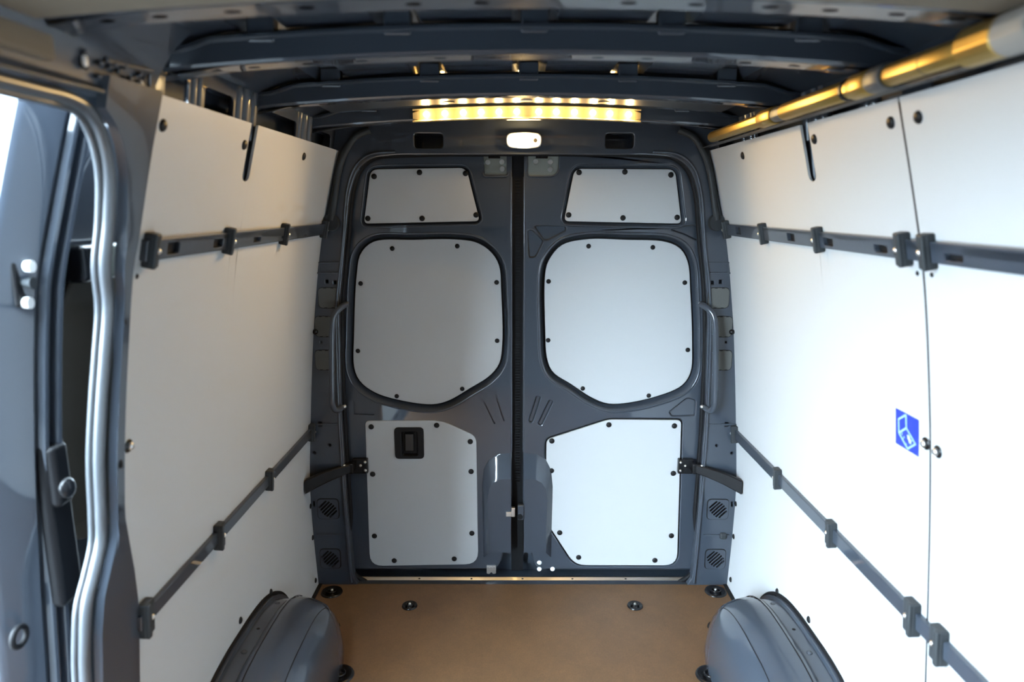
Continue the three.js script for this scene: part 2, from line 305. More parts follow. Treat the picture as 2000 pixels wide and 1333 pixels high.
// ------------------------------------------------------------------ rear frame: pillars, header
const REAR = structure('wall_rear', [0, 0, -2.77]);
const openHalf = [[0.753, -0.02], [0.764, 0.345], [0.770, 0.81], [0.757, 1.25], [0.722, 1.5], [0.690, 1.72], [0.655, 1.80], [0.60, 1.842], [0.50, 1.853]];
const opening = rpoly([...openHalf, ...mirror(openHalf).reverse()], 0.08, 4);
const padsR = [[0.752, 1.242, 0.841, 1.33], [0.784, 1.122, 0.861, 1.212], [0.793, 0.981, 0.868, 1.07]];
const ventsR = [[0.802, 0.316, 0.892, 0.407], [0.806, 0.08, 0.893, 0.171]];
{
  const outR = [];
  for (let i = 0; i <= 18; i++) { const y = -0.02 + 2.01 * i / 18; outR.push([prof(y) + 0.07, y]); }
  const outer = [...outR, ...mirror(outR).reverse()];
  const holes = [opening.map((p) => [p[0], p[1]])];
  const small = [];
  for (const s of [-1, 1]) {
    const R = (x0, y0, x1, y1, r) => small.push(rect(Math.min(s * x0, s * x1), y0, Math.max(s * x0, s * x1), y1, r));
    R(0.318, 1.877, 0.43, 1.933, 0.014);                          // header openings
    for (const v of ventsR) R(v[0] + 0.006, v[1] + 0.006, v[2] - 0.006, v[3] - 0.006, 0.014);
    small.push(circle(s * 0.894, 0.676, 0.006, 10), circle(s * 0.826, 0.652, 0.006, 10), circle(s * 0.893, 0.618, 0.006, 10));
    R(0.855, 0.736, 0.870, 0.756, 0.003); R(0.763, 1.342, 0.774, 1.356, 0.002); R(0.795, 1.345, 0.806, 1.36, 0.002);
    R(0.797, 1.097, 0.803, 1.105, 0.001); R(0.835, 1.097, 0.841, 1.105, 0.001); R(0.905, 0.372, 0.911, 0.395, 0.002);
  }
  // the opening reaches the bottom edge of the plate: leave a low threshold
  holes[0] = holes[0].map((p) => [p[0], Math.max(p[1], 0.0)]);
  part(REAR, 'rear_frame', plate(outer, -2.77, 0.05, 0.004, [...holes, ...small]), M.paint, 'painted pillars and header framing the rear doors');
  part(REAR, 'outer_skin', box(-1.0, -0.16, -2.96, 1.0, 2.06, -2.935), M.paint);
  part(REAR, 'header_box', box(-0.62, 1.84, -2.93, 0.62, 2.01, -2.918), M.paint);
  // weather strip round the opening
  const loop = [...openHalf.map((p) => [p[0] - 0.004, Math.max(p[1], 0.022), -2.806]), ...mirror(openHalf).reverse().map((p) => [p[0] + 0.004, Math.max(p[1], 0.022), -2.806])];
  part(REAR, 'weather_strip', tube(loop, 0.0105, 220, 8, true), M.rubber);
  part(REAR, 'frame_lip', tube(loop.map((p) => [p[0] * 1.017, p[1] < 0.05 ? 0.012 : p[1] + (p[1] > 1.7 ? 0.011 : 0), -2.767]).slice(0, openHalf.length), 0.0055, 120, 8), M.paint);
  part(REAR, 'frame_lip', tube(loop.map((p) => [p[0] * 1.017, p[1] < 0.05 ? 0.012 : p[1] + (p[1] > 1.7 ? 0.011 : 0), -2.767]).slice(openHalf.length), 0.0055, 120, 8), M.paint);
  for (const s of [-1, 1]) {
    const mx = (a) => [Math.min(s * a[0], s * a[2]), a[1], Math.max(s * a[0], s * a[2]), a[3]];
    for (const a of padsR) {
      const q = mx(a), rim = part(REAR, 'pad_gap_shade', plate(rect(q[0], q[1], q[2], q[3], 0.022), -2.7685, 0.006, 0.001), M.black);  // black plate behind the pad, painted as the dark gap round it
      part(rim, 'felt_pad', plate(rect(q[0] + 0.0025, q[1] + 0.0025, q[2] - 0.0025, q[3] - 0.0025, 0.020), -2.767, 0.007, 0.001), s > 0 ? M.felt : M.felt);
      for (const yy of [q[1] + 0.003, q[3] - 0.003]) for (const f of [0.35, 0.68]) part(rim, 'pad_tab', box(q[0] + (q[2] - q[0]) * f - 0.006, yy - 0.002, -2.768, q[0] + (q[2] - q[0]) * f + 0.006, yy + 0.002, -2.7665), M.black);
    }
    for (const a of ventsR) {
      const q = mx(a), slots = [], cx = (q[0] + q[2]) / 2, cy = (q[1] + q[3]) / 2, d = Math.SQRT1_2;
      for (let k = -3; k <= 3; k++) {                              // six diagonal louvres
        if (k === 3) continue;
        const o = (k + 0.5) * 0.0125, L = [0.032, 0.041, 0.044, 0.044, 0.041, 0.032][k + 3] * 0.72, wd = 0.0040;
        const c = [cx + o * d, cy - o * d];
        slots.push(rpoly([[c[0] - L * d + wd * d, c[1] - L * d - wd * d], [c[0] + L * d + wd * d, c[1] + L * d - wd * d], [c[0] + L * d - wd * d, c[1] + L * d + wd * d], [c[0] - L * d - wd * d, c[1] - L * d + wd * d]], 0.0025, 3));
      }
      part(REAR, 'vent_slot_shade', plate(rect(q[0] + 0.001, q[1] + 0.001, q[2] - 0.001, q[3] - 0.001, 0.02), -2.790, 0.006, 0.001), M.rubber);  // black sheet that puts the shade behind the louvres into colour
      const back = part(REAR, 'vent_rim', plate(rect(q[0] - 0.003, q[1] - 0.003, q[2] + 0.003, q[3] + 0.003, 0.02), -2.7685, 0.004, 0.001, [rect(q[0] + 0.006, q[1] + 0.006, q[2] - 0.006, q[3] - 0.006, 0.014)]), M.black);
      part(back, 'vent_grille', plate(rect(q[0], q[1], q[2], q[3], 0.018), -2.7655, 0.0025, 0.0006, slots), M.paint);
    }
    // pressed steps of the pillar
    part(REAR, 'pillar_ridge', box(s > 0 ? 0.775 : -0.91, 0.742, -2.772, s > 0 ? 0.91 : -0.775, 0.75, -2.763, 0.003), M.paint);
    part(REAR, 'pillar_ridge', box(s > 0 ? 0.79 : -0.905, 0.238, -2.772, s > 0 ? 0.905 : -0.79, 0.243, -2.764, 0.002), M.paint);
    part(REAR, 'pillar_bracket', merge([box(s > 0 ? 0.752 : -0.845, 1.385, -2.772, s > 0 ? 0.845 : -0.752, 1.392, -2.758, 0.003), box(s > 0 ? 0.745 : -0.838, 1.428, -2.772, s > 0 ? 0.838 : -0.745, 1.433, -2.76, 0.002), box(s > 0 ? 0.826 : -0.845, 1.388, -2.772, s > 0 ? 0.845 : -0.826, 1.43, -2.764, 0.003)]), M.paint);
  }
  part(REAR, 'pillar_plug', merge([box(0.862, 0.222, -2.775, 0.892, 0.252, -2.757, 0.010)]), M.clip);
}

// ------------------------------------------------------------------ rear doors
const domeG = new THREE.SphereGeometry(0.0115, 14, 8, 0, Math.PI * 2, 0, Math.PI / 2).rotateX(Math.PI / 2).scale(1, 1, 0.55);   // rivet facing +z
const DZ = -2.83;
function rivets(parent, list, z, name = 'rivet', r = 1) { for (const [x, y] of list) placed(parent, name, domeG, M.black, at(x, y, z).scale(V(r, r, r))); }
function buildDoor(n, s) {
  const L = s < 0;
  const door = structure(`door_${n}`, [s * 0.78, 0.03, DZ], L ? 'left rear van door' : 'right rear van door');
  const outline = L
    ? rpoly([[-0.785, 0.042, 0.03], [-0.788, 0.8], [-0.775, 1.2], [-0.74, 1.6], [-0.705, 1.80, 0.06], [-0.62, 1.875, 0.08], [-0.047, 1.875, 0.004], [-0.047, 0.34, 0.1], [-0.066, 0.19, 0.1], [-0.108, 0.042, 0.04]], 0.03)
    : rpoly([[0.785, 0.042, 0.03], [0.788, 0.8], [0.775, 1.2], [0.74, 1.6], [0.705, 1.80, 0.06], [0.62, 1.875, 0.08], [0.0, 1.875, 0.004], [0.0, 0.34, 0.1], [0.019, 0.19, 0.1], [0.061, 0.042, 0.04]], 0.03);
  const up = L ? rpoly([[-0.618, 1.800, 0.03], [-0.232, 1.806, 0.03], [-0.180, 1.594, 0.02], [-0.654, 1.584, 0.02]], 0.02) : rpoly([[0.205, 1.802, 0.03], [0.610, 1.800, 0.03], [0.646, 1.584, 0.02], [0.166, 1.594, 0.02]], 0.02);
  const big = smooth(L
    ? [[-0.622, 1.509], [-0.45, 1.517], [-0.29, 1.519], [-0.196, 1.506], [-0.135, 1.466], [-0.102, 1.41], [-0.093, 1.301], [-0.089, 1.08], [-0.102, 0.992], [-0.142, 0.938], [-0.23, 0.88], [-0.325, 0.824], [-0.391, 0.808], [-0.515, 0.822], [-0.638, 0.859], [-0.702, 0.908], [-0.726, 0.965], [-0.721, 1.12], [-0.698, 1.376], [-0.678, 1.46]]
    : [[0.262, 1.519], [0.43, 1.517], [0.590, 1.509], [0.652, 1.481], [0.686, 1.425], [0.703, 1.301], [0.722, 1.08], [0.722, 0.953], [0.688, 0.894], [0.575, 0.843], [0.43, 0.812], [0.364, 0.813], [0.295, 0.841], [0.21, 0.898], [0.129, 0.953], [0.104, 1.01], [0.094, 1.148], [0.092, 1.376], [0.105, 1.43], [0.160, 1.495]], 110);
  const ringOut = inset(big, -0.030);
  const low = L ? rpoly([[-0.683, 0.742, 0.02], [-0.352, 0.744, 0.05], [-0.203, 0.672, 0.03], [-0.200, 0.066, 0.06], [-0.690, 0.056, 0.06]], 0.02)
    : rpoly([[0.684, 0.746, 0.02], [0.371, 0.748, 0.02], [0.103, 0.657, 0.02], [0.103, 0.278, 0.03], [0.236, 0.062, 0.05], [0.698, 0.061, 0.06]], 0.02);
  // pressed corners and ribs in the sheet
  const tri = L
    ? [rpoly([[-0.182, 1.576], [-0.064, 1.576], [-0.062, 1.506], [-0.085, 1.503], [-0.178, 1.553]], 0.012), rpoly([[-0.728, 1.585], [-0.700, 1.585], [-0.692, 1.555], [-0.655, 1.560], [-0.648, 1.545], [-0.722, 1.512]], 0.010)]
    : [rpoly([[0.042, 1.576], [0.170, 1.576], [0.176, 1.557], [0.100, 1.518], [0.083, 1.518]], 0.012), rpoly([[0.016, 1.557], [0.034, 1.560], [0.082, 1.514], [0.050, 1.448], [0.022, 1.446]], 0.012), rpoly([[0.60, 1.560], [0.665, 1.575], [0.712, 1.58], [0.722, 1.512], [0.655, 1.543]], 0.012)];
  tri.push(L ? rpoly([[-0.735, 0.835], [-0.700, 0.845], [-0.628, 0.782], [-0.640, 0.762], [-0.735, 0.765]], 0.01) : rpoly([[0.742, 0.835], [0.705, 0.845], [0.630, 0.782], [0.642, 0.762], [0.742, 0.765]], 0.01));
  const c = L ? -0.0235 : 0.0235, mid = -0.0235;
  const ribs = [];
  for (const [x0, y0, x1, y1] of [[-0.145, 0.832, -0.095, 0.724], [-0.091, 0.851, -0.055, 0.736]]) {
    const a = [mid + (L ? 1 : -1) * (x0), y0], b = [mid + (L ? 1 : -1) * (x1), y1], l = Math.hypot(b[0] - a[0], b[1] - a[1]), nx = -(b[1] - a[1]) / l * 0.009, ny = (b[0] - a[0]) / l * 0.009;
    ribs.push(rpoly([[a[0] + nx, a[1] + ny], [b[0] + nx, b[1] + ny], [b[0] - nx, b[1] - ny], [a[0] - nx, a[1] - ny]], 0.008));
  }
  const hp = L ? rpoly([[-0.168, 1.90], [-0.064, 1.90], [-0.064, 1.774], [-0.162, 1.774]], 0.012) : rpoly([[0.017, 1.90], [0.142, 1.90], [0.140, 1.792], [0.118, 1.774], [0.017, 1.774]], 0.012);
  const hpHole = hp.map((p) => [p[0], Math.min(p[1], 1.870)]);
  const upHole = inset(up, -0.016), lowHole = inset(low, -0.006);
  part(door, 'door_skin', plate(outline, DZ, 0.03, 0.005, [upHole, ringOut, lowHole, ...tri, ...ribs, hpHole]), M.paint);
  part(door, 'window_recess', pressing(ringOut, DZ - 0.0005, 0.045, 0.022, false), M.paint);
  part(door, 'recess_rim', tube(inset(ringOut, 0.003).map((p) => [p[0], p[1], DZ - 0.0035]), 0.0055, 220, 10, true), M.paint);
  part(door, 'recess_rim', tube(inset(upHole, 0.001).map((p) => [p[0], p[1], DZ - 0.002]), 0.0035, 160, 8, true), M.paint);
  part(door, 'recess_back', plate(inset(ringOut, 0.014), DZ - 0.044, 0.01, 0.001), M.rubber);  // black backing sheet, shows as the dark outline round the lining board
  part(door, 'upper_recess', pressing(upHole, DZ - 0.0005, 0.014, 0.011, false), M.paint);
  part(door, 'recess_back', plate(inset(upHole, 0.003), DZ - 0.0145, 0.008, 0.001), M.rubber);
  part(door, 'recess_back', plate(inset(lowHole, -0.004), DZ - 0.012, 0.006, 0.001), M.rubber);
  for (const t of tri) part(door, 'pressed_corner', pressing(t, DZ - 0.0002, 0.009, 0.0035), M.paint);
  for (const t of ribs) part(door, 'pressed_rib', pressing(t, DZ - 0.0002, 0.009, 0.003), M.paint);
  // lining boards with their rivets
  const pu = part(door, 'upper_lining_panel', plate(up, DZ - 0.004, 0.008, 0.001), M.lining);
  rivets(pu, L ? [[-0.605, 1.772], [-0.421, 1.788], [-0.235, 1.784], [-0.637, 1.605], [-0.415, 1.605], [-0.194, 1.619]] : [[0.223, 1.788], [0.408, 1.790], [0.594, 1.778], [0.184, 1.619], [0.406, 1.607], [0.627, 1.609]], DZ - 0.004);
  const pb = part(door, 'window_lining_panel', plate(big, DZ - 0.030, 0.008, 0.001), M.lining);
  rivets(pb, L ? [[-0.546, 1.481], [-0.275, 1.491], [-0.112, 1.340], [-0.111, 1.090], [-0.263, 0.877], [-0.548, 0.844], [-0.708, 1.045], [-0.684, 1.335]] : [[0.271, 1.491], [0.538, 1.486], [0.106, 1.344], [0.678, 1.339], [0.107, 1.092], [0.705, 1.050], [0.259, 0.879], [0.546, 0.847]], DZ - 0.030, 'rivet', 0.88);
  const pl = part(door, 'lower_lining_panel', plate(low, DZ + 0.001, 0.010, 0.001, L ? [rect(-0.530, 0.582, -0.456, 0.696, 0.008)] : []), M.lining);
  rivets(pl, L ? [[-0.658, 0.715], [-0.374, 0.722], [-0.229, 0.648], [-0.660, 0.497], [-0.227, 0.510], [-0.664, 0.203], [-0.227, 0.217], [-0.579, 0.083], [-0.308, 0.092]] : [[0.372, 0.725], [0.656, 0.720], [0.126, 0.651], [0.126, 0.514], [0.661, 0.502], [0.166, 0.220], [0.666, 0.206], [0.253, 0.100], [0.597, 0.086]], DZ + 0.001, 'rivet', 1.05);
  if (L) {
    const h = part(door, 'door_handle', merge([plate(rect(-0.558, 0.570, -0.431, 0.713, 0.018), DZ + 0.008, 0.012, 0.003, [rect(-0.528, 0.584, -0.458, 0.694, 0.008)])]), M.black, 'black pull handle housing');
    part(h, 'handle_cup', pressing(rect(-0.528, 0.584, -0.458, 0.694, 0.008), DZ + 0.006, 0.016, 0.006), M.black);
    part(h, 'handle_lever', box(-0.517, 0.60, DZ - 0.012, -0.474, 0.685, DZ + 0.0, 0.006), M.blackGloss);
  }
  // hinge plate at the top by the seam
  const hz = DZ - 0.010;
  const z = part(door, 'latch_plate', merge([plate(hp.map((p) => [p[0], Math.min(p[1], 1.872)]), hz, 0.006, 0.001)]), M.zinc);
  part(z, 'plate_rim', tube([...inset(hp, -0.002).filter((p) => p[1] < 1.86)].map((p) => [p[0], p[1], DZ + 0.001]), 0.0035, 60, 6), M.paint);
  const bolt = new THREE.CylinderGeometry(0.0095, 0.0105, 0.006, 18).rotateX(Math.PI / 2);
  for (const [x, y] of L ? [[-0.145, 1.828], [-0.088, 1.829], [-0.087, 1.802]] : [[0.048, 1.830], [0.107, 1.829], [0.107, 1.800]]) placed(z, 'bolt', bolt, M.screw, at(x, y, hz + 0.003));
  part(z, 'striker', box(L ? -0.142 : 0.048, 1.842, hz, L ? -0.095 : 0.096, 1.852, hz + 0.018, 0.002), M.blackGloss);
  // pressed cover of the lock, standing proud of the sheet
  const e = (x) => L ? x : 2 * mid - x;                           // mirrored about the seam
  const outA = [[-0.052, 0.10], [-0.176, 0.10], [-0.180, 0.44], [-0.172, 0.52], [-0.150, 0.565], [-0.108, 0.592], [-0.052, 0.597]], inA = [[-0.052, 0.14], [-0.150, 0.14], [-0.154, 0.40], [-0.146, 0.445], [-0.128, 0.472], [-0.100, 0.486], [-0.052, 0.488]];
  const conv = (a, zz) => a.map((p) => [e(p[0]), p[1], zz]);
  const f = (a, b, t) => a.map((p, i) => [p[0] + (b[i][0] - p[0]) * t, p[1] + (b[i][1] - p[1]) * t]);
  const cover = [loft([conv(outA, DZ - 0.001), conv(f(outA, inA, 0.06), DZ + 0.003), conv(f(outA, inA, 0.9), DZ + 0.030), conv(inA, DZ + 0.034)].map((r) => r.slice(1)), false, 0.35)];
  const capS = new THREE.ShapeGeometry(shapeOf(inA.map((p) => [e(p[0]), p[1]]))); capS.translate(0, 0, DZ + 0.034); cover.push(capS);
  part(door, 'lock_cover', merge(cover), M.paint);
  part(door, 'inner_edge', tube([[L ? -0.05 : 0.003, 1.77, DZ - 0.003], [L ? -0.05 : 0.003, 1.2, DZ - 0.003], [L ? -0.05 : 0.003, 0.60, DZ - 0.003]], 0.005, 40, 8), M.paint);
  part(door, 'door_outer', box(L ? -0.80 : -0.02, 0.03, DZ - 0.085, L ? -0.025 : 0.80, 1.88, DZ - 0.075), M.paint);
  if (L) {
    const b = part(door, 'striker_bracket', plate(rpoly([[-0.162, 0.062], [-0.120, 0.062], [-0.120, 0.022], [-0.133, 0.020], [-0.141, 0.03], [-0.149, 0.020], [-0.162, 0.022]], 0.004), DZ + 0.006, 0.008, 0.001), M.aluminium);
    for (const x of [-0.155, -0.141, -0.127]) placed(b, 'bolt', bolt, M.screw, at(x, 0.052, DZ + 0.007).scale(V(0.5, 0.5, 0.6)));
    const lk = part(door, 'lock_pin', merge([box(-0.074, 0.316, DZ + 0.026, -0.040, 0.337, DZ + 0.044, 0.003)]), M.screw);
    part(lk, 'lock_tongue', box(-0.050, 0.318, DZ + 0.03, -0.034, 0.36, DZ + 0.05, 0.003), M.screw);
  } else {
    for (const [x, y] of [[0.076, 0.073], [0.076, 0.042], [0.136, 0.042]]) placed(door, 'grey_plug', domeG, M.white, at(x, y, DZ).scale(V(0.95, 0.95, 0.9)));
    const lk = part(door, 'lock_block', merge([box(-0.022, 0.30, DZ + 0.02, 0.006, 0.37, DZ + 0.045, 0.006)]), M.paint);
    part(lk, 'painted_lock_hole', new THREE.CylinderGeometry(0.012, 0.012, 0.004, 16).rotateX(Math.PI / 2).translate(-0.012, 0.318, DZ + 0.046), M.rubber);  // flat black disc drawn as a dark hole, nothing is cut
  }
  return door;
}
buildDoor(1, -1); buildDoor(2, 1);
{ // ribbed rubber between the two doors
  const t = thing('door_seal', 'black ribbed rubber seal in the gap between the two rear doors', 'seal', [-0.0235, 0.02, -2.845]);
  part(t, 'seal_strip', box(-0.050, 0.02, -2.866, 0.003, 1.87, -2.856), M.rubber);
  const ribs = []; for (let y = 0.45; y < 1.77; y += 0.012) ribs.push(box(-0.031, y, -2.858, -0.014, y + 0.006, -2.848));
  const r = part(t, 'seal_ribs', merge(ribs), M.rubber); r.userData.kind = 'stuff';
}
// check arms that hold the rear doors
for (const s of [-1, 1]) {
  const t = thing('door_check_arm', s < 0 ? 'black steel check arm between the left pillar and the left rear door' : 'black steel check arm between the right pillar and the right rear door', 'hinge', [s * 0.78, 0.50, -2.78]);
  const c = new THREE.CatmullRomCurve3([[0.735, 0.545, -2.792], [0.79, 0.537, -2.758], [0.85, 0.522, -2.725], [0.912, 0.500, -2.688]].map((p) => V(s * p[0], p[1], p[2])));
  const rings = []; for (let i = 0; i <= 20; i++) { const p = c.getPoint(i / 20), h = 0.018 + 0.012 * i / 20; rings.push([[p.x, p.y + h, p.z - 0.014], [p.x, p.y + h, p.z + 0.010], [p.x, p.y + h - 0.004, p.z + 0.014], [p.x, p.y - h + 0.004, p.z + 0.014], [p.x, p.y - h, p.z + 0.010], [p.x, p.y - h, p.z - 0.014]]); }
  part(t, 'arm', loft(rings, true, 0.5), M.black);
  const b = part(t, 'door_bracket', merge([box(s > 0 ? 0.676 : -0.742, 0.508, -2.832, s > 0 ? 0.742 : -0.676, 0.575, -2.806, 0.005), box(s > 0 ? 0.73 : -0.80, 0.52, -2.81, s > 0 ? 0.80 : -0.73, 0.566, -2.772, 0.006)]), M.blackGloss);
  const g = new THREE.SphereGeometry(0.0065, 12, 8);
  for (const [x, y, z] of [[0.686, 0.562, -2.806], [0.706, 0.546, -2.806], [0.686, 0.524, -2.806], [0.768, 0.560, -2.77], [0.788, 0.553, -2.764]]) placed(b, 'bolt', g, M.screw, at(s * x, y, z));
}
// grab handles on the rear pillars
for (const s of [-1, 1]) {
  const t = thing('grab_handle', s < 0 ? 'painted tubular grab handle on the left rear pillar in shade' : 'painted tubular grab handle on the right rear pillar in daylight', 'handle', [s * 0.76, 1.0, -2.765]);
  part(t, 'grip', tube([[s * 0.722, 1.262, -2.768], [s * 0.742, 1.250, -2.742], [s * 0.765, 1.222, -2.722], [s * 0.774, 1.17, -2.715], [s * 0.783, 1.03, -2.715], [s * 0.789, 0.90, -2.715], [s * 0.790, 0.845, -2.718], [s * 0.780, 0.818, -2.732], [s * 0.762, 0.822, -2.768]], 0.0125, 70, 12), M.paint);
  const g = new THREE.SphereGeometry(0.0085, 12, 8);
  for (const [x, y] of [[0.722, 1.264], [0.752, 0.826]]) placed(t, 'screw', g, M.screw, at(s * x, y, -2.764));
}
// cable conduits that come down the rear pillars
for (const s of [-1, 1]) {
  const t = thing('cable_conduit', s < 0 ? 'black cable conduit with round cap on the left rear pillar' : 'black cable conduit with round cap on the right rear pillar', 'conduit', [s * 0.765, 1.59, -2.755]);
  part(t, 'conduit_tube', tube([[s * 0.767, 1.60, -2.752], [s * 0.750, 1.68, -2.752], [s * 0.730, 1.78, -2.752], [s * 0.705, 1.85, -2.752], [s * 0.655, 1.92, -2.755], [s * 0.60, 1.945, -2.76]], 0.013, 40, 10), M.clip);
  part(t, 'round_cap', new THREE.CylinderGeometry(0.031, 0.034, 0.022, 28).rotateX(Math.PI / 2).translate(s * 0.768, 1.590, -2.757), M.clip);
}

// ------------------------------------------------------------------ side linings
const smoothstep = (a, b, x) => { const t = Math.min(1, Math.max(0, (x - a) / (b - a))); return t * t * (3 - 2 * t); };
const archTop = (z) => { const t = Math.abs(z + 1.965) / 0.50; return t >= 1 ? 0.002 : 0.312 * (1 - t ** 3.2) ** 0.62; };
function lining(s, z0, z1, slot, tilt) {
  const zs = []; const N = Math.round((z1 - z0) / 0.02);
  for (let i = 0; i <= N; i++) zs.push(z0 + (z1 - z0) * i / N);
  const sl = -1.889, hw = 0.024;
  if (slot) { for (let k = -8; k <= 8; k++) zs.push(sl + hw * k / 8.001); zs.push(sl - hw - 1e-4, sl + hw + 1e-4); }
  zs.sort((a, b) => a - b);
  const top = (z) => slot && Math.abs(z - sl) <= hw ? 1.738 - 0.018 * Math.sqrt(Math.max(0, 1 - ((z - sl) / hw) ** 2)) : 1.868;
  const n = 44, T = 0.007, front = [], back = [];
  for (const z of zs) {
    const a = z0 > -2.7 ? 0.002 : archTop(z), b = top(z), f = [], k = [];
    for (let j = 0; j <= n; j++) { const y = a + (b - a) * j / n, zz = z + (z === z1 || z === z0 && z0 > -2.7 ? tilt(y) : 0); f.push([s * prof(y), y, zz]); k.push([s * (prof(y) + T), y, zz]); }
    front.push(f); back.push(k);
  }
  const rim = (f, b) => f.map((p, i) => [p, b[i]]);
  const top2 = front.map((f, i) => [f[n], back[i][n]]), bot2 = front.map((f, i) => [f[0], back[i][0]]);
  const skin = loft(front, false, 0), nn = skin.attributes.normal, pp = skin.attributes.position;
  if (s < 0) { const ix = skin.index; for (let i = 0; i < ix.count; i += 3) { const a = ix.getX(i); ix.setX(i, ix.getX(i + 2)); ix.setX(i + 2, a); } }
  for (let i = 0; i < pp.count; i++) { const y = pp.getY(i), d = (prof(y + 0.01) - prof(y - 0.01)) / 0.02, l = Math.hypot(1, d); nn.setXYZ(i, -s / l, d / l, 0); }
  return merge([skin, loft(back, false, 0.5), loft(rim(front[0], back[0]), false, 0.5), loft(rim(front.at(-1), back.at(-1)), false, 0.5), loft(top2, false, 0.5), loft(bot2, false, 0.5)]);
}
const LEFT = thing('lining_panel', 'large pale grey lining panel on the left wall, one sheet behind the sliding door pillar', 'wall panel', [-0.92, 0, -2.07]);
const leftSheet = part(LEFT, 'panel_sheet', lining(-1, -2.772, -1.372, true, () => 0), M.lining);
const RIGHT = thing('lining_panel', 'pale grey lining panel on the right wall carrying the blue sticker', 'wall panel', [0.92, 0, -2.1]);
const rightSheet = part(RIGHT, 'panel_sheet', lining(1, -2.772, -1.416, true, (y) => 0.038 * (1 - y / 1.5) - 0.012), M.lining);
const NEAR = thing('lining_panel', 'pale lining panel at the right edge, on the near side of the seam', 'wall panel', [0.92, 0, -0.6]);
const nearSheet = part(NEAR, 'panel_sheet', lining(1, -1.409, 0.46, false, (y) => 0.038 * (1 - y / 1.5) - 0.012), M.lining);
{ const q = []; for (let i = 0; i <= 24; i++) { const y = 0.01 + 1.85 * i / 24; q.push([prof(y) + 0.0025, y, -1.4125 + 0.038 * (1 - y / 1.5) - 0.012]); } part(RIGHT, 'seam_rubber', tube(q, 0.0042, 60, 8), M.rubber); }
const sideDome = domeG;
function sideRivets(parent, s, list, r = 1, mat = M.black, name = 'rivet') { for (const [y, z] of list) placed(parent, name, sideDome, mat, wallFrame(s, y, z, 0).scale(V(r, r, r * 1.0))); }
sideRivets(LEFT, -1, [[1.813, -1.419], [1.811, -1.840], [1.817, -2.349]], 1.15);
sideRivets(LEFT, -1, [[1.513, -1.399]], 0.5);
sideRivets(LEFT, -1, [[0.284, -2.244], [0.044, -2.557], [0.345, -1.979], [0.378, -2.76], [0.233, -2.755], [0.04, -2.735]], 1.0);
sideRivets(RIGHT, 1, [[1.824, -1.473], [1.825, -1.898 + 0.06], [1.823, -2.402]], 1.15);
sideRivets(NEAR, 1, [[1.823, -1.376]], 1.15);
sideRivets(RIGHT, 1, [[1.515, -1.447]], 0.5); sideRivets(NEAR, 1, [[1.517, -1.396]], 0.5);
sideRivets(RIGHT, 1, [[0.279, -2.260], [0.040, -2.567], [0.334, -2.004], [0.391, -2.76], [0.242, -2.752], [0.049, -2.73]], 1.0);
// larger screws with washers half way up
function washerScrew(parent, s, y, z) {
  const w = placed(parent, 'washer', domeG, M.blackGloss, wallFrame(s, y, z).scale(V(1.3, 1.3, 0.9)));
  const m = mesh('screw', new THREE.SphereGeometry(0.0065, 12, 8), M.screw); m.position.set(0, 0, 0.0065); w.add(m);
}
washerScrew(LEFT, -1, 1.151, -1.388); washerScrew(RIGHT, 1, 1.142, -1.431); washerScrew(NEAR, 1, 1.139, -1.388);
for (const [p, s] of [[LEFT, -1], [RIGHT, 1]]) placed(p, 'edge_knob', new THREE.SphereGeometry(0.012, 14, 10), M.blackGloss, wallFrame(s, 1.147, -2.765, 0.008));

// ------------------------------------------------------------------ lashing rails
function clipParts(rail, s, y, z, k, flip) {
  const F = wallFrame(s, y, z, 0.0);
  const h = 0.074 * k, w = 0.036 * k, q = s * flip;
  const body = merge([new RoundedBoxGeometry(w, h, 0.022, 3, 0.005).translate(0, 0, 0.011), new RoundedBoxGeometry(w * 0.36, h, 0.012, 2, 0.004).translate(q * w * 0.30, 0, 0.023)]);
  const c = placed(rail, 'rail_clip', body, M.clip, F);
  const m = mesh('screw', new THREE.SphereGeometry(0.0068, 12, 8), M.screw); m.position.set(-q * w * 0.14, 0, 0.022); c.add(m);
}
function rail(label, s, y, hgt, z0, z1, slots, clips, slotSize) {
  const t = thing('lashing_rail', label, 'lashing rail', [s * prof(y), y, (z0 + z1) / 2]);
  const holes = slots.map((z) => rect(Math.min(s * (z - slotSize[0] / 2), s * (z + slotSize[0] / 2)), -slotSize[1] / 2, Math.max(s * (z - slotSize[0] / 2), s * (z + slotSize[0] / 2)), slotSize[1] / 2, 0.008));
  const xs = [s * z0, s * z1].sort((a, b) => a - b);
  const g = plate(rect(xs[0], -hgt / 2, xs[1], hgt / 2, 0.003), 0.014, 0.0135, 0.0025, holes);
  g.applyMatrix4(wallFrame(s, y, 0)); part(t, 'rail_channel', g, M.paint);
  const bg = plate(rect(xs[0] + 0.005, -hgt / 2 + 0.003, xs[1] - 0.005, hgt / 2 - 0.003, 0.002), 0.003, 0.002, 0);
  bg.applyMatrix4(wallFrame(s, y, 0)); part(t, 'rail_slot_shade', bg, M.rubber);  // black sheet under the rail, painted shade inside its slots
  for (const [z, k, flip] of clips) clipParts(t, s, y, z, k, flip ?? 1);
  return t;
}
rail('upper lashing rail with slots and four clips on the left wall', -1, 1.567, 0.045, -2.765, -1.40, [-1.515, -1.748, -2.017, -2.26, -2.503], [[-1.425, 1.0], [-1.82, 0.95], [-2.265, 0.95], [-2.745, 0.95]], [0.055, 0.026]);
rail('lower lashing rail sloping away in view along the left wall', -1, 0.718, 0.038, -2.765, -1.40, [], [[-1.426, 1.15], [-1.828, 1.05], [-2.243, 1.0], [-2.75, 1.0]], [0.03, 0.02]);
